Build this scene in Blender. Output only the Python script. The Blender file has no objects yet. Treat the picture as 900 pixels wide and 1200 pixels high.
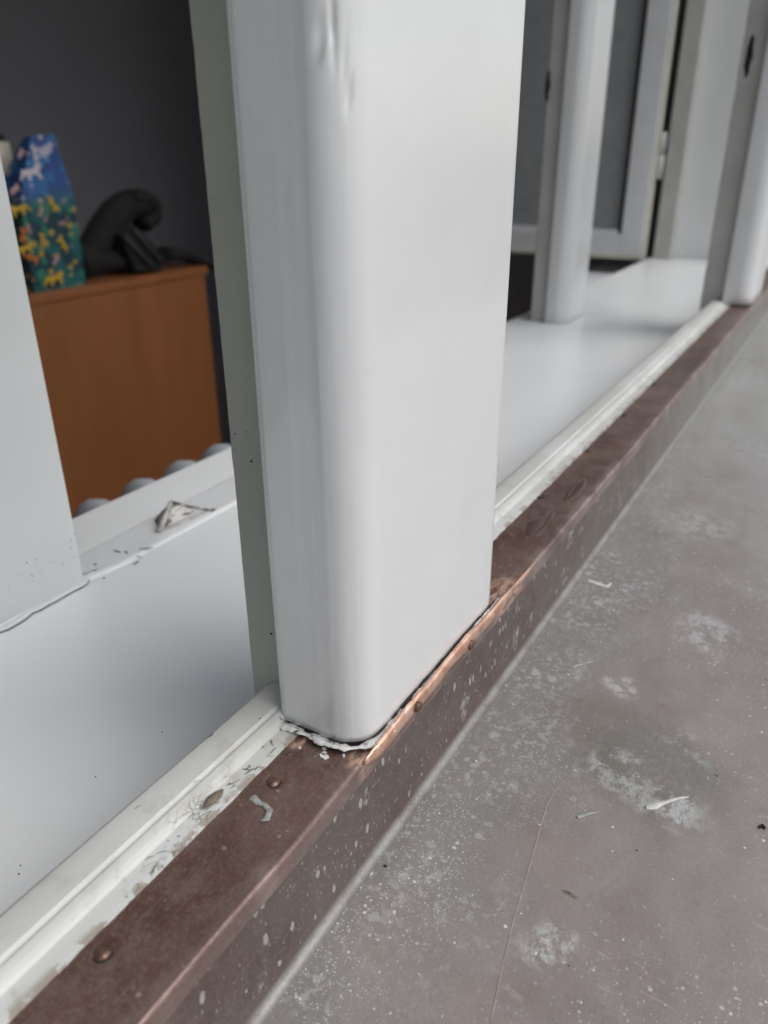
import bpy, math, random
from mathutils import Vector, Matrix, noise

random.seed(7)
S = 0.15                      # metres per layout unit (camera height above the copper ledge)
ZC = 1.10                     # camera height above the room floor, metres
scene = bpy.context.scene
COL = scene.collection

# ------------------------------------------------------------------ camera
RM = Matrix(((0.5081297416, 0.3653730293, -0.7799401997),
             (-0.8612622678, 0.2096562119, -0.4628947816),
             (-0.0056099609, 0.9069436710, 0.4212145606)))
cam_d = bpy.data.cameras.new('camera')
cam = bpy.data.objects.new('camera', cam_d); COL.objects.link(cam)
cam.matrix_world = Matrix.Translation((0, 0, ZC)) @ RM.to_4x4()
cam_d.sensor_fit = 'VERTICAL'; cam_d.sensor_height = 36.0; cam_d.sensor_width = 27.0
cam_d.lens = 27.03
cam_d.clip_start = 0.005; cam_d.clip_end = 2000
cam_d.dof.use_dof = True
cam_d.dof.focus_distance = 0.235
cam_d.dof.aperture_fstop = 13.0
scene.camera = cam

# ------------------------------------------------------------------ sky and sun (overcast day)
SUN = Vector((0.06, -0.70, 0.85)).normalized()
world = bpy.data.worlds.new('World'); scene.world = world; world.use_nodes = True
wt = world.node_tree; wt.nodes.clear()
sky = wt.nodes.new('ShaderNodeTexSky'); sky.sky_type = 'NISHITA'; sky.sun_disc = False
sky.sun_elevation = math.asin(SUN.z); sky.sun_rotation = math.atan2(SUN.x, SUN.y)
sky.air_density = 1.6; sky.dust_density = 2.0; sky.ozone_density = 1.0
hsv = wt.nodes.new('ShaderNodeHueSaturation'); hsv.inputs['Saturation'].default_value = 0.45
bg = wt.nodes.new('ShaderNodeBackground'); bg.inputs['Strength'].default_value = 0.10
wo = wt.nodes.new('ShaderNodeOutputWorld')
wt.links.new(sky.outputs[0], hsv.inputs['Color']); wt.links.new(hsv.outputs[0], bg.inputs['Color'])
wt.links.new(bg.outputs[0], wo.inputs['Surface'])
sl = bpy.data.lights.new('sun', 'SUN'); sl.energy = 0.9; sl.angle = math.radians(48); sl.color = (1.0, 0.995, 0.99)
so = bpy.data.objects.new('sun', sl); COL.objects.link(so)
so.rotation_euler = SUN.to_track_quat('Z', 'Y').to_euler(); so.location = (0, -3, 6)

scene.view_settings.view_transform = 'Standard'; scene.view_settings.look = 'None'
scene.view_settings.exposure = 0.60; scene.view_settings.gamma = 1.0
scene.render.engine = 'CYCLES'
scene.cycles.use_denoising = True
try: scene.cycles.denoiser = 'OPENIMAGEDENOISE'
except Exception: pass
scene.cycles.max_bounces = 12; scene.cycles.diffuse_bounces = 6; scene.cycles.glossy_bounces = 6

# ------------------------------------------------------------------ layout helpers
F = 901.0
def W(x, y, z): return Vector((x * S, y * S, ZC + z * S))
def pdir(px, py): return RM @ Vector((px - 450.0, -(py - 600.0), -F))
def on_z(px, py, z): d = pdir(px, py); return d * (z / d.z)
def on_y(px, py, y): d = pdir(px, py); return d * (y / d.y)
def on_x(px, py, x): d = pdir(px, py); return d * (x / d.x)
def nz(x, y, z, s=1.0): return noise.noise(Vector((x * s, y * s, z * s)))

def empty(name, loc, label, cat, group=None):
    o = bpy.data.objects.new(name, None); COL.objects.link(o)
    o.location = W(*loc); o.empty_display_size = 0.02
    o['label'] = label; o['category'] = cat; o['kind'] = 'thing'
    if group: o['group'] = group
    return o
bases = {}
def obj(name, verts, faces, m, parent=None, smooth=False, sharp=0, bevel=0, seg=2, base=None, label=None, cat=None, kind=None, group=None, auto=None):
    """verts in layout units; one mesh object"""
    if parent is None:
        loc = W(*base) if base else W(*[sum(v[i] for v in verts) / len(verts) for i in range(3)])
        origin = loc
    else:
        origin = bases[parent.name] if parent.name in bases else parent.location
        loc = Vector((0, 0, 0))
    me = bpy.data.meshes.new(name)
    me.from_pydata([tuple(W(*v) - origin) for v in verts], [], faces)
    me.validate(); me.update()
    o = bpy.data.objects.new(name, me); COL.objects.link(o)
    o.location = loc
    if parent is not None:
        o.parent = parent
    bases[o.name] = origin.copy()
    if m: me.materials.append(m)
    if smooth:
        me.polygons.foreach_set('use_smooth', [True] * len(me.polygons))
    if sharp: me.set_sharp_from_angle(angle=math.radians(sharp))
    if bevel:
        b = o.modifiers.new('bevel', 'BEVEL'); b.width = bevel * S; b.segments = seg; b.limit_method = 'ANGLE'
        b.angle_limit = math.radians(35)
        me.polygons.foreach_set('use_smooth', [True] * len(me.polygons))
        w_ = o.modifiers.new('wn', 'WEIGHTED_NORMAL'); w_.keep_sharp = True
    if label: o['label'] = label
    if cat: o['category'] = cat; kind = kind or 'thing'
    if kind: o['kind'] = kind
    if group: o['group'] = group
    return o

def box(x0, x1, y0, y1, z0, z1):
    v = [(x, y, z) for z in (z0, z1) for y in (y0, y1) for x in (x0, x1)]
    f = [(0, 2, 3, 1), (4, 5, 7, 6), (0, 1, 5, 4), (2, 6, 7, 3), (0, 4, 6, 2), (1, 3, 7, 5)]
    return v, f
def merge(*ms):
    V, Fs = [], []
    for v, f in ms:
        n = len(V); V += list(v); Fs += [tuple(i + n for i in q) for q in f]
    return V, Fs
def grid(fn, us, vs, flip=False):
    V = [fn(u, v) for u in us for v in vs]; n = len(vs); Fs = []
    for i in range(len(us) - 1):
        for j in range(n - 1):
            q = (i * n + j, (i + 1) * n + j, (i + 1) * n + j + 1, i * n + j + 1)
            Fs.append(q[::-1] if flip else q)
    return V, Fs
def frange(a, b, n): return [a + (b - a) * i / (n - 1) for i in range(n)]
def run_x(profile, xs, disp=None, flip=False):
    """sweep an open (y,z) profile along x"""
    def fn(x, p):
        y, z = p
        if disp: dy, dz = disp(x, y, z); y += dy; z += dz
        return (x, y, z)
    return grid(fn, xs, profile, flip)
def round_rect(x0, x1, y0, y1, rs, n=8):
    """closed CCW profile with radii rs for corners (x0,y0),(x1,y0),(x1,y1),(x0,y1)"""
    c = [(x0, y0, 180), (x1, y0, 270), (x1, y1, 0), (x0, y1, 90)]
    out = []
    for (cx, cy, a0), r in zip(c, rs):
        ox = cx + r if cx == x0 else cx - r; oy = cy + r if cy == y0 else cy - r
        for k in range(n + 1):
            a = math.radians(a0 + 90 * k / n); out.append((ox + r * math.cos(a), oy + r * math.sin(a)))
    return out
def densify(p, step):
    out = []
    for i, a in enumerate(p):
        b = p[(i + 1) % len(p)]; d = math.dist(a, b); k = max(1, int(d / step))
        for j in range(k): out.append((a[0] + (b[0] - a[0]) * j / k, a[1] + (b[1] - a[1]) * j / k))
    return out
def column(profile, zs, disp=None):
    n = len(profile); V = []; Fs = []
    for z in zs:
        for i, (x, y) in enumerate(profile):
            p = (x, y, z)
            if disp: p = disp(x, y, z)
            V.append(p)
    for k in range(len(zs) - 1):
        for i in range(n):
            j = (i + 1) % n
            Fs.append((k * n + i, k * n + j, (k + 1) * n + j, (k + 1) * n + i))
    Fs.append(tuple(range(n))[::-1]); Fs.append(tuple(range((len(zs) - 1) * n, len(zs) * n)))
    return V, Fs
def tube(pts, rad, n=8, sq=(1, 1)):
    """tube through points; rad number or list; sq squashes (side, up)"""
    pts = [Vector(p) for p in pts]; V = []; Fs = []
    for i, p in enumerate(pts):
        t = (pts[min(i + 1, len(pts) - 1)] - pts[max(i - 1, 0)]).normalized()
        up = Vector((0, 0, 1)) if abs(t.z) < 0.95 else Vector((0, 1, 0))
        s = t.cross(up).normalized(); u = s.cross(t)
        r = rad[i] if isinstance(rad, (list, tuple)) else rad
        for k in range(n):
            a = 2 * math.pi * k / n
            V.append(tuple(p + s * (math.cos(a) * r * sq[0]) + u * (math.sin(a) * r * sq[1])))
    for i in range(len(pts) - 1):
        for k in range(n):
            j = (k + 1) % n
            Fs.append((i * n + k, i * n + j, (i + 1) * n + j, (i + 1) * n + k))
    Fs.append(tuple(range(n))[::-1]); Fs.append(tuple(range((len(pts) - 1) * n, len(pts) * n)))
    return V, Fs
def dome(c, r, h, n=12, rings=4, axis='z'):
    V = []; Fs = []
    for k in range(rings):
        a = (math.pi / 2) * k / rings
        for i in range(n):
            t = 2 * math.pi * i / n; u, v, w = r * math.cos(a) * math.cos(t), r * math.cos(a) * math.sin(t), h * math.sin(a)
            V.append((c[0] + u, c[1] + v, c[2] + w) if axis == 'z' else (c[0] + u, c[1] - w, c[2] + v))
    V.append((c[0], c[1], c[2] + h) if axis == 'z' else (c[0], c[1] - h, c[2]))
    for k in range(rings - 1):
        for i in range(n):
            j = (i + 1) % n; Fs.append((k * n + i, k * n + j, (k + 1) * n + j, (k + 1) * n + i))
    for i in range(n): Fs.append(((rings - 1) * n + i, (rings - 1) * n + (i + 1) % n, len(V) - 1))
    return V, Fs
def lathe(c, prof, n=24):
    V = []; Fs = []
    for r, z in prof:
        for i in range(n):
            t = 2 * math.pi * i / n; V.append((c[0] + r * math.cos(t), c[1] + r * math.sin(t), c[2] + z))
    for k in range(len(prof) - 1):
        for i in range(n):
            j = (i + 1) % n; Fs.append((k * n + i, k * n + j, (k + 1) * n + j, (k + 1) * n + i))
    return V, Fs
def extrude_poly(pts, d):
    """pts: world polygon; d: thickness vector"""
    n = len(pts); V = [tuple(p) for p in pts] + [tuple(Vector(p) + Vector(d)) for p in pts]
    Fs = [tuple(range(n)), tuple(range(n, 2 * n))[::-1]] + [(i, i + n, (i + 1) % n + n, (i + 1) % n) for i in range(n)]
    return V, Fs

# ------------------------------------------------------------------ node materials
class NT:
    def __init__(s, name):
        s.m = bpy.data.materials.new(name); s.m.use_nodes = True; s.t = s.m.node_tree; s.t.nodes.clear()
        s.out = s.n('ShaderNodeOutputMaterial'); s.b = s.n('ShaderNodeBsdfPrincipled')
        s.l(s.b.outputs[0], s.out.inputs['Surface'])
        s.pos = s.n('ShaderNodeNewGeometry').outputs['Position']
    def n(s, typ, **kw):
        nd = s.t.nodes.new(typ)
        for k, v in kw.items(): setattr(nd, k, v)
        return nd
    def l(s, a, b): s.t.links.new(a, b)
    def put(s, sock, v):
        if isinstance(v, (int, float)): sock.default_value = v
        elif isinstance(v, tuple): sock.default_value = v if len(v) == len(sock.default_value) else (*v, 1)
        else: s.l(v, sock)
    def vec(s, scale=(1, 1, 1), loc=(0, 0, 0), src=None):
        nd = s.n('ShaderNodeMapping'); nd.inputs['Scale'].default_value = scale; nd.inputs['Location'].default_value = loc
        s.l(src or s.pos, nd.inputs['Vector']); return nd.outputs[0]
    def noise(s, scale, detail=4, rough=0.55, vec=None, dist=0):
        nd = s.n('ShaderNodeTexNoise'); s.l(vec or s.pos, nd.inputs['Vector'])
        nd.inputs['Scale'].default_value = scale; nd.inputs['Detail'].default_value = detail
        nd.inputs['Roughness'].default_value = rough; nd.inputs['Distortion'].default_value = dist
        return nd.outputs['Fac']
    def vor(s, scale, feature='F1', vec=None, rnd=1.0):
        nd = s.n('ShaderNodeTexVoronoi', feature=feature); s.l(vec or s.pos, nd.inputs['Vector'])
        nd.inputs['Scale'].default_value = scale; nd.inputs['Randomness'].default_value = rnd
        return nd
    def ramp(s, v, a, b, lo=0.0, hi=1.0, smooth=True):
        nd = s.n('ShaderNodeMapRange'); nd.interpolation_type = 'SMOOTHSTEP' if smooth else 'LINEAR'
        s.put(nd.inputs['Value'], v)
        for k, x in zip(('From Min', 'From Max', 'To Min', 'To Max'), (a, b, lo, hi)): nd.inputs[k].default_value = x
        return nd.outputs['Result']
    def math(s, op, a, b=0.0):
        nd = s.n('ShaderNodeMath', operation=op); s.put(nd.inputs[0], a); s.put(nd.inputs[1], b); return nd.outputs[0]
    def mix(s, fac, a, b, blend='MIX'):
        nd = s.n('ShaderNodeMix', data_type='RGBA', blend_type=blend)
        s.put(nd.inputs['Factor'], fac); s.put(nd.inputs[6], a); s.put(nd.inputs[7], b); return nd.outputs[2]
    def sep(s, v):
        nd = s.n('ShaderNodeSeparateXYZ'); s.l(v, nd.inputs[0]); return nd.outputs
    def bump(s, h, dist, strength=1.0, prev=None):
        nd = s.n('ShaderNodeBump'); nd.inputs['Distance'].default_value = dist; nd.inputs['Strength'].default_value = strength
        s.l(h, nd.inputs['Height'])
        if prev: s.l(prev, nd.inputs['Normal'])
        return nd.outputs[0]
    def flat(s, a, b, sx=1.0, sy=1.0):
        p = s.sep(s.pos); nd = s.n('ShaderNodeCombineXYZ')
        s.l(s.math('MULTIPLY', p[a], sx), nd.inputs[0]); s.l(s.math('MULTIPLY', p[b], sy), nd.inputs[1]); return nd.outputs[0]
    def specks2(s, vec, keep, size, wob=0.25):
        nn = s.n('ShaderNodeTexNoise'); s.l(vec, nn.inputs['Vector']); nn.inputs['Scale'].default_value = 2.3; nn.inputs['Detail'].default_value = 2
        sc = s.n('ShaderNodeVectorMath', operation='SCALE'); s.l(nn.outputs['Color'], sc.inputs[0]); sc.inputs['Scale'].default_value = wob
        ad = s.n('ShaderNodeVectorMath', operation='ADD'); s.l(vec, ad.inputs[0]); s.l(sc.outputs[0], ad.inputs[1])
        v = s.n('ShaderNodeTexVoronoi', voronoi_dimensions='2D'); s.l(ad.outputs[0], v.inputs['Vector']); v.inputs['Scale'].default_value = 1.0
        r = s.sep(v.outputs['Color']); on = s.ramp(r[0], 1 - keep, 1 - keep + 0.001)
        rad = s.math('MULTIPLY', s.math('POWER', r[1], 2.0), size)
        return s.math('MULTIPLY', on, s.ramp(s.math('SUBTRACT', rad, v.outputs['Distance']), -0.02, size * 0.22))
    def specks(s, scale, keep, size, vec=None):
        """mask of sparse round spots: keep = share of cells with a spot, size = spot radius in cell units"""
        v = s.vor(scale, vec=vec); r = s.sep(v.outputs['Color'])
        on = s.ramp(r[0], 1 - keep, 1 - keep + 0.001)
        rad = s.math('MULTIPLY', r[1], size)
        inside = s.math('SUBTRACT', rad, v.outputs['Distance'])
        return s.math('MULTIPLY', on, s.ramp(inside, 0.0, size * 0.35))
    def set(s, **kw):
        for k, v in kw.items(): s.put(s.b.inputs[k.replace('_', ' ')], v)
        return s.m

def paint(name, col, col2, rough=0.32, brush=(220, 220, 14), bump=0.00012, dirt=0.03, dotsize=0.16, spec=0.5, coat=0.0):
    t = NT(name)
    c = t.mix(t.ramp(t.noise(9, 3), 0.3, 0.7), col, col2)
    d = t.specks(260, dirt, dotsize, t.vec((1, 1, 0.7)))
    c = t.mix(t.math('MULTIPLY', d, 0.8), c, (0.07, 0.06, 0.05))
    br = t.noise(1.0, 3, 0.5, t.vec(brush)); lump = t.noise(38, 3, 0.5)
    nrm = t.bump(br, bump); nrm = t.bump(lump, bump * 3.2, 1.0, nrm)
    return t.set(Base_Color=c, Roughness=rough, Normal=nrm,
                 Specular_IOR_Level=spec, Coat_Weight=coat, Coat_Roughness=0.07)

M = {}
M['post'] = paint('white gloss paint', (0.70, 0.705, 0.71), (0.67, 0.675, 0.68), 0.36, (300, 300, 7), 0.00016, 0.012, 0.13, 0.5, 0.6)
M['board'] = paint('white board paint', (0.81, 0.815, 0.81), (0.78, 0.785, 0.78), 0.30, (10, 200, 200), 0.00008, 0.03, 0.11, 0.4)
M['inner'] = paint('old white paint', (0.72, 0.725, 0.725), (0.68, 0.685, 0.685), 0.35, (200, 200, 14), 0.00009, 0.03, 0.13)

def aged(name, crack=0.6):
    t = NT(name)
    c = t.mix(t.ramp(t.noise(14, 4), 0.3, 0.7), (0.63, 0.63, 0.61), (0.54, 0.535, 0.50))
    wv = t.n('ShaderNodeVectorMath', operation='ADD'); t.l(t.vec((300, 600, 600)), wv.inputs[0])
    nn = t.n('ShaderNodeTexNoise'); t.l(t.pos, nn.inputs['Vector']); nn.inputs['Scale'].default_value = 120; nn.inputs['Detail'].default_value = 3
    sc = t.n('ShaderNodeVectorMath', operation='SCALE'); t.l(nn.outputs['Color'], sc.inputs[0]); sc.inputs['Scale'].default_value = 1.6
    t.l(sc.outputs[0], wv.inputs[1])
    v = t.vor(1.0, 'DISTANCE_TO_EDGE', wv.outputs[0])
    line = t.ramp(v.outputs['Distance'], 0.0, 0.045, 1, 0)
    yy = t.sep(t.pos)[1]; where = t.math('MULTIPLY', t.ramp(t.noise(20, 3), 0.50, 0.58), t.ramp(yy, 0.80 * S, 0.77 * S, 0.0, 1))
    where = t.math('MULTIPLY', where, t.ramp(t.noise(260, 2), 0.42, 0.55))
    cr = t.math('MULTIPLY', t.math('MULTIPLY', line, where), crack)
    dirt = t.math('MULTIPLY', t.ramp(t.noise(80, 5, 0.7), 0.50, 0.72), t.ramp(t.sep(t.pos)[1], 0.80 * S, 0.76 * S, 0.35, 0.7))
    chip = t.math('MULTIPLY', t.ramp(t.sep(t.pos)[1], 0.757 * S, 0.742 * S), t.ramp(t.noise(130, 5, 0.7), 0.50, 0.56))
    c = t.mix(t.math('MULTIPLY', chip, 0.75), c, (0.27, 0.22, 0.17))
    c = t.mix(dirt, c, (0.36, 0.32, 0.25)); c = t.mix(cr, c, (0.09, 0.07, 0.05))
    c = t.mix(t.math('MULTIPLY', t.specks(300, 0.06, 0.2), 0.8), c, (0.07, 0.05, 0.035))
    nrm = t.bump(t.noise(60, 4), 0.0003); nrm = t.bump(cr, -0.0003, 1.0, nrm)
    return t.set(Base_Color=c, Roughness=0.42, Normal=nrm)
M['aged'] = aged('aged crazed white paint')

t = NT('grey green rebate paint')
c = t.mix(t.ramp(t.noise(18, 4), 0.3, 0.7), (0.40, 0.41, 0.36), (0.35, 0.36, 0.32))
c = t.mix(t.math('MULTIPLY', t.specks(190, 0.03, 0.22), 0.9), c, (0.03, 0.03, 0.025))
M['rebate'] = t.set(Base_Color=c, Roughness=0.5, Normal=t.bump(t.noise(90, 4), 0.0002))

def simple(name, col, rough=0.6, metal=0.0, var=0.12, sc=40, bump=0.0002):
    t = NT(name)
    c2 = tuple(x * (1 - var) for x in col)
    c = t.mix(t.ramp(t.noise(sc, 4), 0.3, 0.7), col, c2)
    return t.set(Base_Color=c, Roughness=rough, Metallic=metal, Normal=t.bump(t.noise(sc * 4, 3), bump))
M['dark_gap'] = simple('dark dirt and shade', (0.02, 0.017, 0.014), 0.9)  # shared by real dirt, cracks and gaps, and by the modelled shadow lines
M['crust'] = None

t = NT('flaking white caulk')
c = t.mix(t.ramp(t.noise(500, 4, 0.7), 0.55, 0.66), (0.66, 0.66, 0.63), (0.20, 0.16, 0.13))
c = t.mix(t.ramp(t.noise(160, 3), 0.62, 0.7), c, (0.06, 0.05, 0.04))
M['crust'] = t.set(Base_Color=c, Roughness=0.7, Normal=t.bump(t.noise(400, 4), 0.0006))

def copper(name, kind):
    t = NT(name)
    x, y, z = t.sep(t.pos)
    base = t.mix(t.ramp(t.noise(26, 5, 0.6), 0.3, 0.7), (0.105, 0.070, 0.060), (0.150, 0.112, 0.102))
    base = t.mix(t.ramp(t.noise(120, 4, 0.6), 0.45, 0.75, 0, 0.5), base, (0.075, 0.048, 0.04))
    nrm = t.bump(t.noise(300, 4), 0.00006)
    rough = 0.30
    metal = 0.35
    if kind == 'ledge':
        base = t.mix(t.ramp(t.noise(30, 4), 0.3, 0.7), (0.108, 0.054, 0.043), (0.195, 0.118, 0.098))
        base = t.mix(t.ramp(t.noise(140, 5, 0.7), 0.42, 0.7, 0, 0.55), base, (0.22, 0.165, 0.14))
        worn = t.math('MULTIPLY', t.ramp(y, 0.625 * S, 0.600 * S), t.ramp(t.noise(45, 4, 0.6), 0.42, 0.62, 0.15, 0.75)); base = t.mix(worn, base, (0.36, 0.27, 0.245))
        base = t.mix(t.ramp(t.noise(70, 3, 0.5), 0.66, 0.74, 0, 0.6), base, (0.26, 0.10, 0.05))
        for cx, cy, rr in ((1.62, 0.600, 0.13), (0.925, 0.605, 0.045), (0.90, 0.725, 0.03)):
            d = t.n('ShaderNodeVectorMath', operation='DISTANCE'); t.l(t.vec((1, 1.8, 0)), d.inputs[0]); d.inputs[1].default_value = (cx * S, cy * 1.8 * S, 0)
            base = t.mix(t.math('MULTIPLY', t.ramp(d.outputs['Value'], rr * S, rr * 0.3 * S), t.ramp(t.noise(1.0, 4, 0.7, t.vec((150, 420, 420))), 0.38, 0.60)), base, (0.72, 0.45, 0.34))
        scr = t.ramp(t.noise(1.0, 2, 0.5, t.vec((30, 700, 700))), 0.62, 0.72, 0, 0.25)
        base = t.mix(scr, base, (0.26, 0.2, 0.18))
        base = t.mix(t.math('MULTIPLY', t.specks2(t.flat(0, 1, 330, 330), 0.22, 0.22), 0.55), base, (0.42, 0.39, 0.36))
    if kind == 'upstand':
        vert = t.ramp(z, ZC - 1.262 * S, ZC - 1.240 * S, 0, 0.75)
        base = t.mix(t.ramp(t.noise(18, 4), 0.4, 0.62, 0, 0.45), base, (0.15, 0.13, 0.12))
        base = t.mix(t.math('MULTIPLY', t.specks2(t.flat(0, 2, 330, 170), 0.30, 0.34), vert), base, (0.50, 0.50, 0.48))
        base = t.mix(t.math('MULTIPLY', t.specks2(t.flat(0, 2, 800, 420), 0.35, 0.32), t.math('MULTIPLY', vert, 0.7)), base, (0.45, 0.44, 0.42))
        sm = t.math('MULTIPLY', t.specks2(t.flat(0, 2, 120, 55), 0.28, 0.42, 0.6), t.ramp(t.noise(420, 3), 0.42, 0.6))
        base = t.mix(t.math('MULTIPLY', sm, vert), base, (0.42, 0.43, 0.42))
        st = t.ramp(t.noise(1.0, 4, 0.6, t.vec((120, 120, 12))), 0.55, 0.72, 0, 0.35)
        base = t.mix(t.math('MULTIPLY', st, vert), base, (0.22, 0.205, 0.195))
        foot = t.ramp(z, ZC - 1.248 * S, ZC - 1.270 * S)
        base = t.mix(t.math('MULTIPLY', foot, t.ramp(t.noise(110, 4), 0.3, 0.6, 0.45, 0.9)), base, (0.31, 0.30, 0.285))
        base = t.mix(t.math('MULTIPLY', t.ramp(x, 1.6 * S, 5.0 * S), t.ramp(t.noise(30, 4), 0.25, 0.6, 0.45, 0.85)), base, (0.25, 0.245, 0.225))  # far end painted paler grey, imitating the sky's reflection
        rough = 0.45
    if kind == 'sheet':
        base = t.mix(t.ramp(t.noise(26, 5, 0.6), 0.3, 0.7), (0.242, 0.199, 0.181), (0.312, 0.266, 0.246))
        # grey weathering along the foot of the upstand
        edge = t.ramp(t.math('ADD', y, t.math('MULTIPLY', t.math('SUBTRACT', t.noise(22, 4), 0.5), 0.10)), 0.22 * S, 0.54 * S)
        base = t.mix(t.math('MULTIPLY', edge, 0.8), base, (0.27, 0.26, 0.25))
        cr = t.math('MULTIPLY', t.ramp(t.noise(330, 5, 0.65), 0.50, 0.62), t.math('MULTIPLY', edge, t.ramp(t.noise(40, 3), 0.38, 0.6)))
        base = t.mix(t.math('MULTIPLY', cr, 0.7), base, (0.48, 0.475, 0.45))
        # stained blotch and smaller patches: broken up mineral crust
        for (cx, cy, r, k, colr, n0) in ((1.50, 0.165, 0.23, 0.8, (0.185, 0.175, 0.150), 0.36), (1.43, 0.22, 0.10, 0.7, (0.52, 0.53, 0.50), 0.52), (1.40, 0.10, 0.11, 0.75, (0.54, 0.55, 0.52), 0.52),
                                         (1.62, 0.12, 0.10, 0.6, (0.46, 0.48, 0.46), 0.52), (0.945, 0.225, 0.065, 0.8, (0.60, 0.61, 0.59), 0.46), (2.15, 0.17, 0.13, 0.7, (0.52, 0.52, 0.50), 0.5), (1.75, 0.30, 0.05, 0.7, (0.56, 0.56, 0.54), 0.47),
                                         (2.9, 0.33, 0.2, 0.6, (0.52, 0.52, 0.50), 0.5), (3.9, 0.2, 0.3, 0.6, (0.52, 0.52, 0.50), 0.5)):
            d = t.n('ShaderNodeVectorMath', operation='DISTANCE'); t.l(t.vec((1, 1, 0)), d.inputs[0]); d.inputs[1].default_value = (cx * S, cy * S, 0)
            dd = t.math('ADD', d.outputs['Value'], t.math('MULTIPLY', t.math('SUBTRACT', t.noise(60, 4), 0.5), 0.09 * S * 2))
            mk = t.ramp(dd, r * S, r * 0.35 * S)
            mk = t.math('MULTIPLY', mk, t.math('MULTIPLY', t.ramp(t.noise(130, 6, 0.72), n0 - 0.05, n0 + 0.06), t.ramp(t.noise(1.0, 4, 0.7, t.vec((420, 900, 500))), 0.36, 0.52, 0.25, 1.0)))
            base = t.mix(t.math('MULTIPLY', mk, k), base, colr)
        base = t.mix(t.math('MULTIPLY', t.ramp(x, 1.7 * S, 5.0 * S), t.ramp(t.noise(20, 5, 0.6), 0.25, 0.65, 0.4, 0.85)), base, (0.36, 0.35, 0.33))  # grazing sky reflection put into the colour: lighter grey further along x
        dens = t.math('MULTIPLY', t.ramp(edge, 0, 1, 0.6, 1.0), t.ramp(t.noise(16, 3), 0.36, 0.62, 0.15, 1.0))
        for sc_, keep, size, colr in ((420, 0.20, 0.26, (0.68, 0.67, 0.65)), (230, 0.14, 0.14, (0.72, 0.71, 0.69)), (900, 0.34, 0.36, (0.54, 0.53, 0.51))):
            base = t.mix(t.math('MULTIPLY', t.specks2(t.flat(0, 1, sc_, sc_), keep, size), dens), base, colr)
        big = t.math('MULTIPLY', t.specks2(t.flat(0, 1, 150, 150), 0.5, 0.36, 0.5), t.math('MULTIPLY', edge, t.ramp(t.noise(30, 3), 0.42, 0.58)))
        base = t.mix(t.math('MULTIPLY', big, 0.7), base, (0.52, 0.52, 0.50))
        base = t.mix(t.specks2(t.flat(0, 1, -130, 130), 0.05, 0.10), base, (0.025, 0.02, 0.018))
        base = t.mix(t.ramp(t.noise(55, 4), 0.62, 0.75, 0, 0.35), base, (0.19, 0.135, 0.10))
        base = t.mix(t.math('MULTIPLY', t.specks2(t.flat(0, 1, 1500, 1500), 0.5, 0.42), t.math('MULTIPLY', edge, t.ramp(t.noise(50, 4), 0.4, 0.55))), base, (0.60, 0.59, 0.57))
        rough = 0.32; metal = 0.3; t.b.inputs['Specular IOR Level'].default_value = 0.8
        nrm = t.bump(t.noise(420, 4), 0.00007)
    gr = t.noise(1100, 3, 0.7)
    g_ = 0.45 if kind == 'sheet' else 0.7
    base = t.mix(t.ramp(gr, 0.50, 0.72, 0, 0.34 * g_), base, (0.06, 0.045, 0.04)); base = t.mix(t.ramp(gr, 0.50, 0.28, 0, 0.26 * g_), base, (0.55, 0.47, 0.43))
    if kind != 'upstand':
        sc2 = t.noise(1.0, 2, 0.5, t.vec((55, 1500, 900) if kind == 'ledge' else (420, 60, 420), (1.3, 0.2, 0)))
        base = t.mix(t.math('MULTIPLY', t.ramp(sc2, 0.66, 0.72), t.ramp(t.noise(20, 2), 0.45, 0.6, 0, 0.3)), base, (0.50, 0.42, 0.38))
    return t.set(Base_Color=base, Roughness=rough, Metallic=metal, Normal=nrm)
M['ledge'] = copper('brown oxidised copper cap', 'ledge')
M['upstand'] = copper('splashed copper upstand', 'upstand')
M['sheet'] = copper('weathered copper sheet', 'sheet')
t = NT('bare bright copper')
c = t.mix(t.ramp(t.noise(140, 4, 0.6), 0.40, 0.62), (0.92, 0.60, 0.46), (0.70, 0.40, 0.29))
c = t.mix(t.ramp(t.noise(1.0, 3, 0.6, t.vec((90, 500, 500))), 0.64, 0.70), c, (0.16, 0.09, 0.07))
c = t.mix(t.ramp(t.noise(260, 3), 0.66, 0.72), c, (0.75, 0.72, 0.68))
M['bright'] = t.set(Base_Color=c, Roughness=0.34, Metallic=0.8, Normal=t.bump(t.noise(500, 3), 0.0001))
M['wet'] = simple('wet copper', (0.105, 0.064, 0.053), 0.05, 0.1, 0.15, 60, 0.00002)
M['nail'] = simple('weathered nail', (0.20, 0.12, 0.09), 0.32, 0.6, 0.4, 300)
M['drop'] = simple('dried white splash', (0.62, 0.61, 0.57), 0.6, 0, 0.25, 500)
M['drop2'] = simple('dull grey splash', (0.36, 0.36, 0.34), 0.7, 0, 0.4, 500)
M['chipm'] = simple('brown husk', (0.23, 0.19, 0.14), 0.7, 0, 0.5, 400)
M['scratch'] = simple('copper scratch', (0.44, 0.35, 0.31), 0.4, 0.4, 0.2, 300)
M['facade'] = simple('grey render', (0.45, 0.44, 0.41), 0.9, 0, 0.15, 20, 0.001)
M['ground'] = simple('asphalt', (0.07, 0.07, 0.068), 0.9, 0, 0.3, 3)
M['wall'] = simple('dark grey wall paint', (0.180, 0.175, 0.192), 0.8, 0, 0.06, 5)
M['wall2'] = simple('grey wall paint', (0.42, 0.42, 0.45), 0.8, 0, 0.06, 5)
M['ceil'] = simple('ceiling paint', (0.75, 0.75, 0.75), 0.9, 0, 0.05, 5)
M['floor'] = simple('dark floor', (0.42, 0.38, 0.34), 0.5, 0, 0.2, 8)
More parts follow.
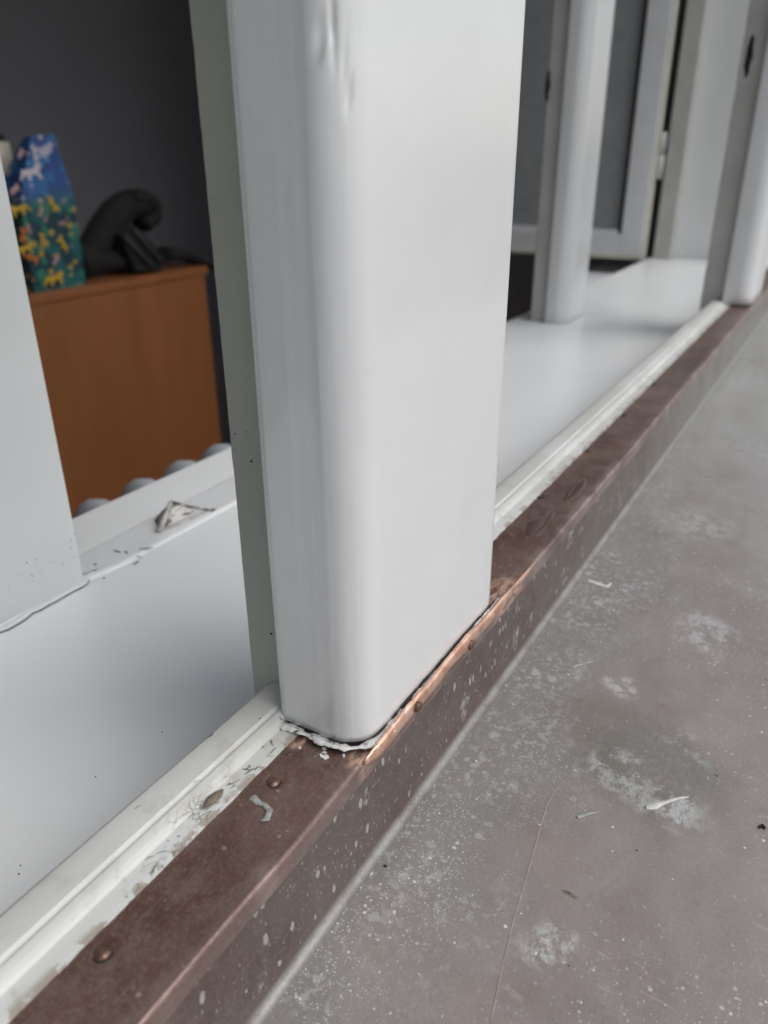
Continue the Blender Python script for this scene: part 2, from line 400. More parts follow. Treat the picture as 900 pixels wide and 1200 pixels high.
M['black'] = simple('black fabric', (0.008, 0.008, 0.009), 0.9, 0, 0.3, 60, 0.0008)
M['greystripe'] = simple('grey webbing', (0.05, 0.05, 0.056), 0.6)
M['rebate2'] = simple('worn warm grey paint', (0.54, 0.53, 0.50), 0.5, 0, 0.12, 30)
M['rad'] = simple('grey radiator enamel', (0.42, 0.44, 0.47), 0.4, 0, 0.1, 20)
M['cream'] = simple('cream glaze', (0.62, 0.55, 0.47), 0.35, 0, 0.08)
M['silver'] = simple('silver frame', (0.35, 0.35, 0.33), 0.35, 0.6)
M['photo'] = simple('dark backing board', (0.07, 0.065, 0.06), 0.8)
M['sashw'] = simple('white sash paint', (0.80, 0.81, 0.82), 0.4, 0, 0.05, 30)
M['sealy'] = simple('yellowed edge', (0.66, 0.64, 0.55), 0.5, 0, 0.08, 30)
M['gasket'] = simple('dark gasket', (0.03, 0.03, 0.03), 0.6)
t = NT('cabinet wood')
g1 = t.noise(1.0, 6, 0.6, t.vec((16, 16, 2.2)), 0.8); g2 = t.noise(1.0, 3, 0.5, t.vec((260, 260, 9)))
c = t.mix(t.ramp(g1, 0.32, 0.68), (0.285, 0.105, 0.038), (0.235, 0.086, 0.030)); c = t.mix(t.ramp(g2, 0.5, 0.75, 0, 0.15), c, (0.15, 0.05, 0.016))
M['wood'] = t.set(Base_Color=c, Roughness=0.4, Normal=t.bump(g2, 0.0001))
t = NT('dusty glass')
t.set(Base_Color=(0.62, 0.64, 0.65), Roughness=0.06, Transmission_Weight=0.0, IOR=1.45)
t.b.inputs['Alpha'].default_value = 1.0
gl = t.n('ShaderNodeBsdfTransparent'); gl.inputs[0].default_value = (0.80, 0.82, 0.84, 1)
mx = t.n('ShaderNodeMixShader'); t.put(mx.inputs[0], t.ramp(t.noise(25, 4), 0.2, 0.8, 0.38, 0.46))
t.l(gl.outputs[0], mx.inputs[1]); t.l(t.b.outputs[0], mx.inputs[2]); t.l(mx.outputs[0], t.out.inputs['Surface'])
M['glass'] = t.m
# gift bag paper: jungle blobs, blue towards the top
t = NT('printed bag paper')
x, y, z = t.sep(t.pos)
v = t.vor(48, vec=t.vec((1, 1, 1.2))); r = t.sep(v.outputs['Color'])
lo = t.mix(t.ramp(r[0], 0.45, 0.55), (0.012, 0.10, 0.105), (0.010, 0.045, 0.06)); lo = t.mix(t.ramp(r[1], 0.70, 0.75), lo, (0.03, 0.17, 0.11))
hi = t.mix(t.ramp(r[0], 0.45, 0.55), (0.010, 0.050, 0.20), (0.013, 0.10, 0.29)); hi = t.mix(t.ramp(r[2], 0.80, 0.85), hi, (0.35, 0.34, 0.45))
v2 = t.vor(75, vec=t.vec((1, 1, 1), (.3, .2, .7))); r2 = t.sep(v2.outputs['Color']); bl = t.math('MULTIPLY', t.ramp(r2[0], 0.76, 0.78), t.ramp(v2.outputs['Distance'], 0.42, 0.36))
lo = t.mix(bl, lo, (0.42, 0.26, 0.05)); bl2 = t.math('MULTIPLY', t.ramp(r2[1], 0.82, 0.84), t.ramp(v2.outputs['Distance'], 0.38, 0.32)); lo = t.mix(bl2, lo, (0.40, 0.22, 0.20)); hi = t.mix(bl, hi, (0.05, 0.22, 0.40)); hi = t.mix(bl2, hi, (0.40, 0.38, 0.46))
c = t.mix(t.ramp(t.math('ADD', z, t.math('MULTIPLY', t.math('SUBTRACT', t.noise(40, 3), 0.5), 0.03)), ZC - 0.55 * S, ZC - 0.30 * S), lo, hi)
M['bagp'] = t.set(Base_Color=c, Roughness=0.45)
M['ayel'] = simple('yellow print', (0.55, 0.34, 0.03), 0.5)
M['apink'] = simple('pink print', (0.50, 0.30, 0.30), 0.5)
M['aora'] = simple('orange print', (0.55, 0.16, 0.03), 0.5)
M['awhite'] = simple('pale print', (0.55, 0.5, 0.55), 0.5)
t = NT('dirty metal wedge')
c = t.mix(t.ramp(t.noise(1.0, 4, 0.6, t.vec((90, 380, 420)), 0.5), 0.44, 0.56), (0.50, 0.485, 0.46), (0.085, 0.07, 0.06))
M['wedge'] = t.set(Base_Color=c, Roughness=0.5, Metallic=0.2, Normal=t.bump(t.noise(300, 4), 0.0003))
M['wedge_edge'] = simple('grimy white paint', (0.52, 0.51, 0.48), 0.5, 0, 0.35, 250)

# ------------------------------------------------------------------ ground, house shell, room
def struct(name, vf, m, **kw): return obj(name, *vf, m, kind='structure', **kw)
struct('ground', grid(lambda u, v: (u, v, -(ZC + 3.6) / S), frange(-6000, 6000, 13), frange(-6000, 6000, 13)), M['ground'])
TOP, FL, CE, XL, XR = 8.6, -ZC / S, 10.2, -4.3, 11.5
house = empty('house', (3.5, 2.0, -(ZC + 3.6) / S), 'rendered house front around the window opening', 'house')
for nm, b in (('parapet', box(-30, 30, 0.62, 2.38, -(ZC + 3.6) / S, -1.42)), ('lintel', box(-30, 30, 0.62, 2.38, TOP, 24)),
              ('facade_pier', box(-30, XL, 0.62, 2.38, -1.42, TOP)), ('facade_pier', box(XR + 0.02, 30, 0.62, 2.38, -1.42, TOP)),
              ('cornice', box(-29.9, 29.9, -2.2, 0.615, -2.6, -1.46))):
    obj(nm, *b, M['facade'], house)
struct('floor', box(-14, 14.6, 2.39, 12, FL - 0.6, FL), M['floor'])
struct('ceiling', box(-14, 14.6, 2.39, 12, CE, CE + 0.6), M['ceil'])
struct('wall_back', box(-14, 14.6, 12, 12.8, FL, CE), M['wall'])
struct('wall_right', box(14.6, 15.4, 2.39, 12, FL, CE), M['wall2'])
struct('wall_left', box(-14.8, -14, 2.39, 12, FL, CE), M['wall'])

# ------------------------------------------------------------------ outer window frame
outer = empty('outer_window_frame', (3.5, 0.8, -1.28), 'thick white painted outer window frame with rounded mullions standing on the brown copper', 'window frame')
def mullion(x0, x1, y0, y1, rf, zs, parent, mat, dents=(), step=0.012, name='mullion', label=None, seed=0.0):
    prof = densify(round_rect(x0, x1, y0, y1, (rf[0], rf[1], 0.012, 0.028 if dents else 0.012), 40 if dents else 12), step)
    cx, cy = (x0 + x1) / 2, (y0 + y1) / 2
    def disp(x, y, z):
        w = 0.0022 * nz(x * 3 + seed, y * 3, z * 0.9) + 0.0008 * nz(x * 14, y * 14 + seed, z * 2.5)
        for dx, dz, lx, lz, dp, tilt in dents:      # dents measured along the round: y offset, height
            u = (y - dx) - tilt * (z - dz); a = (u / lx) ** 2 + ((z - dz) / lz) ** 2
            if x < x0 + rf[0] * 1.05 and a < 6: w -= 0.65 * dp * math.exp(-a)
        d = Vector((x - cx, y - cy)); 
        nx = -1 if x < x0 + 0.02 else (1 if x > x1 - 0.02 else 0)
        v = Vector((-1 if x < x0 + rf[0] else 0, -1 if y < y0 + rf[0] else 0))
        if v.length == 0: return (x, y, z)
        v.normalize()
        return (x + v.x * w, y + v.y * w, z)
    return obj(name, *column(prof, zs, disp), mat, parent, smooth=True, label=label)
zfine = frange(-1.0, -0.9, 8) + frange(-0.88, -0.01, 60) + frange(0.0, 0.25, 90) + frange(0.27, 0.6, 20) + frange(0.7, TOP, 40)
dents = ((0.6265, 0.150, 0.0030, 0.040, 0.0075, 0.0), (0.634, 0.122, 0.0040, 0.014, -0.005, -0.35), (0.640, 0.140, 0.008, 0.020, 0.004, -0.2), (0.613, 0.070, 0.0025, 0.020, 0.005, -0.10), (0.6165, 0.105, 0.0022, 0.030, 0.0025, -0.05), (0.68, -0.4, 0.03, 0.15, 0.002, 0))
m1 = mullion(0.926, 1.553, 0.598, 0.80, (0.068, 0.06), zfine, outer, M['post'], dents, label='wide rounded mullion with chipped edge and copper lip at its foot')
obj('rebate', *column(densify(round_rect(0.995, 1.49, 0.795, 0.920, (0.002, 0.002, 0.012, 0.012), 4), 0.03), frange(-1.27, 0.6, 120) + [2, 4, TOP],
    lambda x, y, z: (x + 0.0006 * nz(x, y * 5, z * 9), y + 0.0012 * nz(3, y, z * 25) * (1 if y > .9 else 0), z)), M['rebate'], m1, smooth=True)
m2 = mullion(6.20, 6.82, 0.598, 0.80, (0.11, 0.075), frange(-1.0, 3, 60) + [5, TOP], outer, M['post'], (), 0.03, label='far rounded mullion with keeper slot in its grey side', seed=4)
rb2 = obj('rebate', *column(densify(round_rect(6.27, 6.76, 0.795, 0.955, (0.002, 0.002, 0.012, 0.012), 4), 0.03), frange(-1.27, 3, 100) + [5, TOP],
    lambda x, y, z: (x + 0.003 * nz(x, y * 5, z * 5), y + 0.006 * nz(3, y, z * 9) * (1 if y > .9 else 0), z)), M['rebate2'], m2, smooth=True)
# bottom rail: raised bead strip between the lower board and the copper ledge
prof = [(0.880, -1.279), (0.880, -1.02), (0.879, -1.003), (0.864, -0.990), (0.861, -0.986), (0.856, -0.985), (0.835, -0.985), (0.815, -0.9855), (0.808, -0.986), (0.805, -0.990), (0.802, -0.9915), (0.799, -0.9905), (0.796, -0.9895),
        (0.790, -0.9905), (0.783, -0.9935), (0.779, -1.003), (0.774, -1.0065), (0.760, -1.0075), (0.744, -1.0085), (0.739, -1.0095), (0.737, -1.03), (0.736, -1.2)]
xsd = frange(-4.3, 0.0, 20)[:-1] + frange(0.0, 2.6, 260) + frange(2.62, 7, 160)[0:] + frange(7.2, 11.38, 12)
def rail_d(x, y, z): 
    k = 0.0015
    return (k * nz(x * 6, y * 3, 1.0) + (0.0012 * nz(x * 40, y * 40, 2) if y < 0.75 else 0), 0.0012 * nz(x * 5, y * 9, 5) + 0.0006 * nz(x * 50, y * 60, 5))
rail = obj('bottom_rail', *run_x(prof, xsd, rail_d), M['aged'], outer, smooth=True, sharp=24)
obj('end_jamb', *box(11.30, XR, 0.60, 0.95, -1.28, TOP), M['post'], outer, bevel=0.03)
obj('end_jamb', *box(XL, XL + 0.25, 0.60, 0.95, -1.28, TOP), M['post'], outer, bevel=0.03)
obj('head_rail', *box(XL, XR, 0.61, 0.94, TOP - 0.3, TOP), M['post'], outer, bevel=0.03)
# keeper slot in the far rebate
def slot(parent, px0, py0, px1, py1, X, w):
    a = on_x(px0, py0, X); b = on_x(px1, py1, X)
    m = (a + b) / 2; out = []
    n = 14
    for i in range(n):
        t_ = 2 * math.pi * i / n; out.append((X - 0.006, m.y + w * math.cos(t_) * (1 + 0.25 * math.sin(i * 3)), m.z + (a.z - b.z) / 2 * math.sin(t_)))
    obj('keeper_slot', *extrude_poly(out, (0.03, 0, 0)), M['dark_gap'], parent)
slot(rb2, 884, 40, 872, 92, 6.27, 0.020)

# caulk crust round the foot of the near mullion
pp = [p for p in densify(round_rect(0.917, 1.56, 0.594, 0.80, (0.070, 0.062, 0.01, 0.01), 12), 0.006)]
path = sorted([p for p in pp if p[1] < 0.79 and p[0] < 1.55 and not (p[1] > 0.7 and p[0] > 1.2)], key=lambda p: (p[0] if p[1] < 0.70 else p[0] - 5 - p[1]))
left = [p for p in pp if p[0] < 0.918 and p[1] > 0.66]; left.sort(key=lambda p: -p[1])
arc = [p for p in pp if p[1] <= 0.664 and p[0] < 1.0 and not p[1] < 0.5949]; arc.sort(key=lambda p: -p[1] + p[0])
fr = [p for p in pp if p[1] < 0.5949 and p[0] < 1.5]; fr.sort()
path = [(0.940, 0.80)] + left + arc + fr
pts, rad = [], []
for i, (x, y) in enumerate(path):
    k = 1.0 if x < 1.08 else 0.2
    pts.append((x + 0.004 * nz(x * 30, y * 30, 1), y + 0.004 * nz(x * 30, y * 30, 7) + (0.0 if x < 1.05 else 0.002), -1.004 + 0.003 * nz(x * 25, y * 25, 4)))
    rad.append(k * max(0.001, 0.0070 + 0.0080 * nz(x * 20, y * 20, 3) + 0.0050 * nz(x * 110, y * 110, 3)))
obj('caulk_bead', *tube(pts, rad, 8, (1.5, 0.5)), M['crust'], m1, smooth=True)
for i in range(26):      # loose flakes of paint by the foot
    a = random.choice(path[:70]); s = random.uniform(0.003, 0.009); q = random.uniform(0, 6)
    c = (a[0] - random.uniform(0.004, 0.03), a[1] - random.uniform(0, 0.02), -1.005)
    if c[1] < 0.61: continue
    poly = [(c[0] + s * math.cos(q + k * 1.05) * random.uniform(0.5, 1.2), c[1] + s * math.sin(q + k * 1.05) * random.uniform(0.4, 1.0), c[2] - 0.012) for k in range(6)]
    obj('paint_flake', *extrude_poly(poly, (0, 0, 0.0045)), M['crust'], m1)

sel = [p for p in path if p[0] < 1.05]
obj('gap_shadow', *tube([(p[0] + 0.001, p[1] + 0.001, -0.9935 + 0.003 * nz(p[0] * 50, p[1] * 50, 9)) for p in sel], [max(0.0006, 0.0012 + 0.004 * nz(p[0] * 30, p[1] * 45, 6)) for p in sel], 6), M['dark_gap'], m1, smooth=True)  # dark tube drawn as the shade in the gap above the caulk
# ------------------------------------------------------------------ copper ledge cap, nails, bare lip
cap = empty('copper_ledge_cap', (3.5, 0.68, -1.03), 'narrow brown copper cap nailed along the frame foot with a bare bright lip', 'flashing')
nails = [on_z(*p, -1.012) for p in ((320, 915), (120, 1115), (632, 582), (688, 528), (730, 486), (765, 450), (802, 410))]
arcp = [(0.5975 + 0.009 * math.cos(math.radians(a)), -1.0245 + 0.009 * math.sin(math.radians(a))) for a in range(80, 205, 12)]
prof = [(0.80, -1.012), (0.77, -1.0122)] + [(yy, -1.0125 - 0.004 * (0.76 - yy) / 0.14) for yy in frange(0.75, 0.610, 24)] + arcp + [(0.5885, -1.05), (0.591, -1.062)]
def ledge_d(x, y, z):
    dz = (0.0018 * nz(x * 4, y * 6, 1) + 0.0009 * nz(x * 22, y * 22, 3)) * max(0, min(1, (0.735 - y) / 0.03))
    if y > 0.615:
        for i, n_ in enumerate(nails):
            d = math.hypot(x - n_.x, y - n_.y)
            if d < 0.09: dz += (0.0015 * math.exp(-((d - 0.028) / 0.010) ** 2) - 0.004 * math.exp(-(d / 0.018) ** 2)) * (1 if i < 2 else 0.8)
        d = math.hypot((x - 2.02) / 1.8, y - 0.665); dz += 0.0022 * math.exp(-((d - 0.035) / 0.012) ** 2)
        d = math.hypot((x - 2.33) / 2.0, y - 0.650); dz += 0.0018 * math.exp(-((d - 0.03) / 0.012) ** 2)
    dy = 0.003 * nz(x * 5, 1, 2) + 0.0025 * nz(x * 1.3, 4, 2) if y < 0.62 else 0
    return (dy, dz)
xs_ledge = frange(-4.3, 0, 30)[:-1] + frange(0, 3.2, 400) + frange(3.22, 6.9, 180) + frange(7, 11.4, 12)
obj('cap_sheet', *run_x(prof, xs_ledge, ledge_d), M['ledge'], cap, smooth=True)
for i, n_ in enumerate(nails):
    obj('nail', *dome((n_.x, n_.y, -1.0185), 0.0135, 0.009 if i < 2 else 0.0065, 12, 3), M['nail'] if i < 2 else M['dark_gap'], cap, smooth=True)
    obj('nail_shadow', *tube([(n_.x + 0.0145 * math.cos(k * .4 + 2), n_.y + 0.0145 * math.sin(k * .4 + 2), -1.0165) for k in range(11)], [0.0005, 0.001, 0.002, 0.0025, 0.0025, 0.003, 0.0025, 0.0025, 0.002, 0.001, 0.0005], 6), M['dark_gap'], cap, smooth=True)  # dark arc modelled as the shadow beside the nail head
pts, rad = [], []
for x in frange(0.915, 1.80, 90):
    e = min(1, (x - 0.90) / 0.06, (1.81 - x) / 0.28)
    bend = 0.010 * math.exp(-((x - 1.28) / 0.10) ** 2) + 0.004 * math.exp(-((x - 1.12) / 0.05) ** 2)
    pts.append((x, 0.5885 - 0.004 * e + 0.003 * nz(x * 9, 2, 2), -1.011 + 0.8 * bend + 0.003 * nz(x * 12, 1, 1)))
    rad.append(0.002 + 0.0135 * max(0, e) * (1 + 0.45 * nz(x * 10, 5, 5) + 0.2 * nz(x * 45, 5, 5)))
obj('bare_lip', *tube(pts, rad, 10, (0.5, 1.2)), M['bright'], cap, smooth=True, label='bare bright copper lip below the mullion foot')
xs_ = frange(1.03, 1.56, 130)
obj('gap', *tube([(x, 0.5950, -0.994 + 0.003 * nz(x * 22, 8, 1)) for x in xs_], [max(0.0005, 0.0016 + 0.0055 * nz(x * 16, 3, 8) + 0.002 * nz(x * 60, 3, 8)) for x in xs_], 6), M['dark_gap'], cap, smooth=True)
obj('paint_remnant', *tube([(x, 0.5925, -1.000 + 0.003 * nz(x * 18, 4, 1)) for x in xs_], [max(0.0006, 0.0030 + 0.0045 * nz(x * 20, 6, 8) + 0.002 * nz(x * 80, 3, 2)) for x in xs_], 6, (0.7, 1)), M['crust'], cap, smooth=True)
# flat puddles of water left on the cap beside the mullion
for cx, cy, rx, ry in ((2.04, 0.668, 0.12, 0.032), (2.36, 0.652, 0.11, 0.020)):
    ring = [(cx + rx * math.cos(a_) * (1 + 0.30 * nz(math.cos(a_) * 0.9 + cx * 9, math.sin(a_) * 0.9, 3)), cy + ry * math.sin(a_) * (1 + 0.30 * nz(math.cos(a_) * 0.9, math.sin(a_) * 0.9 + cx, 8)), 0) for a_ in frange(0, 2 * math.pi * 23 / 24, 24)]
    V = []; Fs = []
    for k, (q, h_) in enumerate(((1.0, -0.0012), (0.95, 0.0012), (0.86, 0.0022), (0.5, 0.0026))):
        V += [(cx + (p_[0] - cx) * q, cy + (p_[1] - cy) * q, -1.0125 - 0.004 * (0.76 - cy) / 0.14 + h_) for p_ in ring]
    for k in range(3):
        for a_ in range(24): b_ = (a_ + 1) % 24; Fs.append((k * 24 + a_, k * 24 + b_, (k + 1) * 24 + b_, (k + 1) * 24 + a_))
    Fs.append(tuple(range(72, 96)))
    obj('water_puddle', V, Fs, M['wet'], cap, smooth=True)

# ------------------------------------------------------------------ lower copper sheet with its upstand
sheet = empty('copper_sheet', (3.5, -0.3, -1.4), 'wide weathered brown copper sheet with upstand, white splashes and grey stains', 'copper sheet')
SL = math.tan(math.radians(3.5)); ZF = -1.272
def sheet_z(y): return ZF - (0.585 - y) * SL
xsh = frange(-4.3, 0, 24)[:-1] + frange(0, 3.2, 220) + frange(3.25, 12.5, 90)
up = [(0.593, -1.03), (0.5925, -1.06)] + [(0.592 - 0.004 * k / 12, -1.06 - 0.194 * k / 12) for k in range(1, 13)]
up += [(0.588 - 0.018 + 0.018 * math.cos(math.radians(a)), -1.2550 - 0.0178 * math.sin(math.radians(a)) * 1.0) for a in range(10, 91, 10)]
def up_d(x, y, z):
    k = max(0, min(1, (z + 1.26) / 0.08)) * max(0, min(1, (-1.035 - z) / 0.03))
    return (k * (0.005 * nz(x * 3, z * 5, 2) + 0.002 * nz(x * 16, z * 16, 3)) - 0.007 * math.exp(-((x - 1.12) / 0.06) ** 2 - ((z + 1.05) / 0.03) ** 2), 0)
obj('upstand', *run_x(up, xsh, up_d, flip=False), M['upstand'], sheet, smooth=True)
def sh_fn(x, y):
    z = sheet_z(y) - 0.0010 * max(0, min(1, (y - 0.55) / 0.01))
    k = min(1, max(0, (0.535 - y) / 0.1))
    z += k * (0.010 * nz(x * 1.1, y * 1.3, 4) + 0.0035 * nz(x * 5, y * 5, 9) + 0.0012 * nz(x * 16, y * 16, 2))
    return (x, y, z)
ys = frange(0.574, 0.50, 9) + frange(0.49, -0.8, 110) + frange(-0.85, -2.25, 15)
sheet_plane = obj('sheet_plate', *grid(sh_fn, xsh, ys, True), M['sheet'], sheet, smooth=True)
obj('drip_edge', *tube([(-4.3, -2.26, sheet_z(-2.26)), (4, -2.26, sheet_z(-2.26)), (12.5, -2.26, sheet_z(-2.26))], 0.03, 8), M['sheet'], sheet, smooth=True)
def at_sheet(px, py):
    d = pdir(px, py); y = 0.2
    for _ in range(6): p = d * (sheet_z(y) / d.z); y = p.y
    return sh_fn(p.x, p.y)
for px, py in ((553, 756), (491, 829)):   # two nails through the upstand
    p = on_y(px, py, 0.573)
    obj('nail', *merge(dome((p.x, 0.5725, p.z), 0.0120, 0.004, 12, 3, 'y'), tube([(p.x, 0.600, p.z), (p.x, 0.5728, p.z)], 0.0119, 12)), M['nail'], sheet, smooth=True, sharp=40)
    obj('nail_shadow', *tube([(p.x + 0.013 * math.cos(2.6 + k * .3), 0.5865, p.z + 0.013 * math.sin(2.6 + k * .3)) for k in range(11)], 0.0035, 6), M['dark_gap'], sheet, smooth=True)  # dark arc standing in for the nail's shadow on the upstand
def splat(pix, w, m, name='splash', hgt=0.004, rough=0.3):
    """flat dried streak along a pixel polyline; w = half widths in layout units"""
    P = [Vector(at_sheet(*p)) for p in pix]; L = []; Rr = []
    for i, p in enumerate(P):
        t_ = (P[min(i + 1, len(P) - 1)] - P[max(0, i - 1)]); t_.z = 0; t_.normalize(); s_ = Vector((-t_.y, t_.x, 0))
        w_ = w[i] if isinstance(w, (list, tuple)) else w
        L.append(p + s_ * w_ * (1 + rough * random.uniform(-1, 1))); Rr.append(p - s_ * w_ * (1 + rough * random.uniform(-1, 1)))
    n = len(P); V = [tuple(p + Vector((0, 0, 0.0008))) for p in L] + [tuple(p + Vector((0, 0, hgt))) for p in P] + [tuple(p + Vector((0, 0, 0.0008))) for p in Rr]
    Fs = []
    for i in range(n - 1): Fs += [(i, n + i, n + i + 1, i + 1), (n + i, 2 * n + i, 2 * n + i + 1, n + i + 1)]
    o = obj(name, V, Fs, m, sheet, smooth=True); return o
splat([(756, 949), (760, 948), (766, 947), (774, 945), (784, 942), (794, 939.5), (806, 938)], [0.003, 0.0085, 0.009, 0.0055, 0.004, 0.0025, 0.0008], M['drop'], hgt=0.006, rough=0.1)
splat([(676, 959), (681, 957), (690, 955), (702, 953)], [0.003, 0.005, 0.002, 0.001], M['drop2'])
splat([(670, 783), (680, 779), (690, 777), (699, 776)], [0.004, 0.008, 0.005, 0.001], M['drop2'])

splat([(762, 612), (775, 613), (790, 612)], [0.006, 0.005, 0.002], M['drop2'])
splat([(690, 680), (700, 684), (712, 688), (716, 684)], [0.006, 0.010, 0.008, 0.003], M['drop'])
splat([(712, 657), (722, 660), (734, 659)], [0.008, 0.012, 0.006], M['drop2'])
splat([(820, 553), (830, 557), (838, 556)], [0.01, 0.012, 0.006], M['drop2'])
splat([(868, 422), (876, 420), (884, 424)], [0.012, 0.025, 0.012], M['drop2'])
splat([(655, 918), (640, 946), (628, 990), (615, 1035), (600, 1085), (588, 1135), (575, 1198)], 0.0013, M['scratch'], 'scratch', 0.0012, 0.4)
splat([(660, 1045), (668, 1048), (676, 1053)], [0.002, 0.005, 0.003], M['chipm'], 'seed_husk')
splat([(888, 973), (892, 971), (896, 975)], [0.004, 0.007, 0.004], M['dark_gap'], 'seed_husk', 0.008)
for i in range(90):    # scattered dried white spots, slightly raised
    px, py = random.uniform(330, 900), random.uniform(560, 1200)
    try: p = at_sheet(px, py)
    except Exception: continue
    if p[1] > 0.54 or px < 300: continue
    s = random.choice((0.0018, 0.0022, 0.0028, 0.004)) * random.uniform(0.7, 1.1)
    V, Fs = dome((p[0], p[1], p[2] - 0.0002), s, 0.0016, 7, 2)
    obj('white_spot', [(p[0] + (v[0] - p[0]) * random.uniform(.7, 1.3), v[1], v[2]) for v in V], Fs, M['drop'], sheet, smooth=True)

# a dull white squiggle on the cap
P = [on_z(*p, -1.013) for p in ((292, 936), (297, 934), (303, 941), (310, 943), (316, 950), (312, 960), (305, 962))]
obj('splash', *tube([tuple(p) for p in P], [0.004, 0.007, 0.006, 0.005, 0.006, 0.006, 0.002], 8, (1, 0.3)), M['drop2'], cap, smooth=True)

# small debris on the rail
P = on_z(250, 937, -1.0)
obj('seed_husk', *tube([(P.x - 0.022, P.y + 0.002, -1.000), (P.x - 0.008, P.y, -0.996), (P.x + 0.010, P.y - 0.002, -0.996), (P.x + 0.026, P.y + 0.002, -1.000)], [0.003, 0.010, 0.009, 0.002], 8, (1, 0.55)), M['chipm'], smooth=True,
    base=(P.x, P.y, -1.006), label='small brown seed husk lying on the crazed white rail', cat='seed husk')

# ------------------------------------------------------------------ boards inside the box window
XB = 3.3
pl = [(XL + .01, 0.875), (11.38, 0.875), (11.38, 2.44), (XB, 2.44), (XB, 1.965), (XL + .01, 1.965)]
obj('window_board', *extrude_poly([(a, b, -1.42) for a, b in pl][::-1], (0, 0, 0.14)), M['board'], base=(3.5, 1.4, -1.42),
    label='smooth glossy white board lying between the outer and inner frames', cat='window board')
inner = empty('inner_window_frame', (3.5, 2.1, -1.42), 'white painted inner window frame with slimmer mullions behind the wide board', 'window frame')
def in_d(x, y, z):
    k_ = max(0, min(1, (x - 1.42) / 0.12))
    return (k_ * (0.010 * nz(x * 1.2, y, 3) + 0.005 * nz(x * 6, y, 3) + 0.002 * nz(x * 30, 4, 1)) + (1 - k_) * (0.02 if y < 2.0 else 0), 0.002 * nz(x * 5, y * 9, 2) + 0.0015 * nz(x * 25, y * 25, 2) - 0.009 * max(0, min(1, (x - 2.6) / 0.8)))
prof = [(2.16, -1.41), (2.16, -1.276), (2.150, -1.270)] + [(yy, -1.270) for yy in frange(2.14, 1.985, 14)] + [(1.975, -1.2715), (1.968, -1.275), (1.962, -1.285), (1.962, -1.41)]
obj('bottom_rail', *run_x(prof, frange(-4.2, 1.0, 20)[:-1] + frange(1.0, 3.28, 240), in_d), M['inner'], inner, smooth=True)
mi1 = mullion(0.86, 1.412, 1.992, 2.15, (0.05, 0.022), frange(-1.30, 1.2, 120) + [3, TOP], inner, M['inner'], (), 0.02, seed=9, label='inner mullion with a cracked paint joint at its foot')
rbi = obj('rebate', *column(round_rect(0.92, 1.36, 2.145, 2.30, (0.002, 0.002, 0.012, 0.012), 4), [-1.285, 0, TOP]), M['rebate'], mi1)
mi2 = mullion(6.255, 6.80, 1.965, 2.15, (0.11, 0.08), frange(-1.285, 3, 60) + [TOP], inner, M['post'], (), 0.03, seed=2, label='inner mullion standing before the open sash')
rb3 = obj('rebate', *column(round_rect(6.30, 6.75, 2.145, 2.29, (0.002, 0.002, 0.012, 0.012), 4), [-1.285, 0, TOP]), M['rebate2'], mi2)
slot(rb3, 643, 82, 641, 120, 6.30, 0.018)
obj('end_jamb', *box(11.16, 11.375, 2.165, 2.40, -1.275, TOP), M['rebate2'], inner, bevel=0.02)
obj('head_rail', *box(XL, 11.37, 1.97, 2.3, TOP - 0.3, TOP), M['inner'], inner, bevel=0.03)
obj('side_lining', *box(11.38, XR + 0.015, 0.955, 2.36, -1.275, TOP), M['board'], inner, label='white side lining of the box window')
obj('side_lining', *box(XL - .1, XL - .005, 0.955, 2.36, -1.275, TOP), M['board'], inner)
# crack along the foot of the near inner mullion
cp = [(-20, 752), (0, 741.5), (10, 738), (22, 731), (30, 726), (38, 719), (48, 715), (58, 709), (66, 705), (76, 699), (85, 694), (92, 690.5), (99, 687), (103, 683), (104, 679), (102, 674)]
def catm(P, k=4):
    out = []
    for i in range(len(P) - 1):
        for j in range(k): t_ = j / k; out.append(P[i].lerp(P[i + 1], t_))
    return out + [P[-1]]
P = [on_z(*p, -1.2785) for p in cp]
FP = [(p.x, p.y + 0.0125, -1.279) for p in P]
P = catm(P); obj('paint_crack', *tube([(p.x, p.y - 0.0015, p.z + 0.001 + 0.0015 * nz(p.x * 60, 1, 1)) for p in P], [0.0016 + 0.0012 * abs(nz(p.x * 40, 3, 3)) for p in P], 5), M['dark_gap'], mi1)
obj('paint_fillet', *tube(FP[:-1] + [(1.420, 2.03, -1.276)], 0.0125, 8, (1, 0.8)), M['inner'], mi1, smooth=True)
obj('inner_board', *box(XL + .01, XB - .01, 2.165, 2.44, -1.42, -1.281), M['board'], base=(3.5, 2.3, -1.42), bevel=0.012,
    label='narrow white inner sill board above the radiator', cat='sill board')
obj('dark_chip', *tube([(2.01, 1.99, -1.2675), (2.025, 1.985, -1.2655), (2.04, 1.985, -1.2675)], [0.002, 0.005, 0.002], 6), M['dark_gap'], inner)
for a, b in (((133, 645), (141, 647)), ((146, 646), (149, 648)), ((163, 643), (180, 642)), ((160, 652), (166, 653)), ((110, 662), (112, 660)), ((120, 678), (122, 676)), ((155, 661), (163, 657))):
    p, q = on_z(*a, -1.2675), on_z(*b, -1.2675); m_ = (p + q) / 2
    obj('paint_crack', *tube([p, (m_.x, m_.y - 0.006, m_.z + .001), q], [0.001, 0.0024, 0.001], 5), M['dark_gap'], inner)

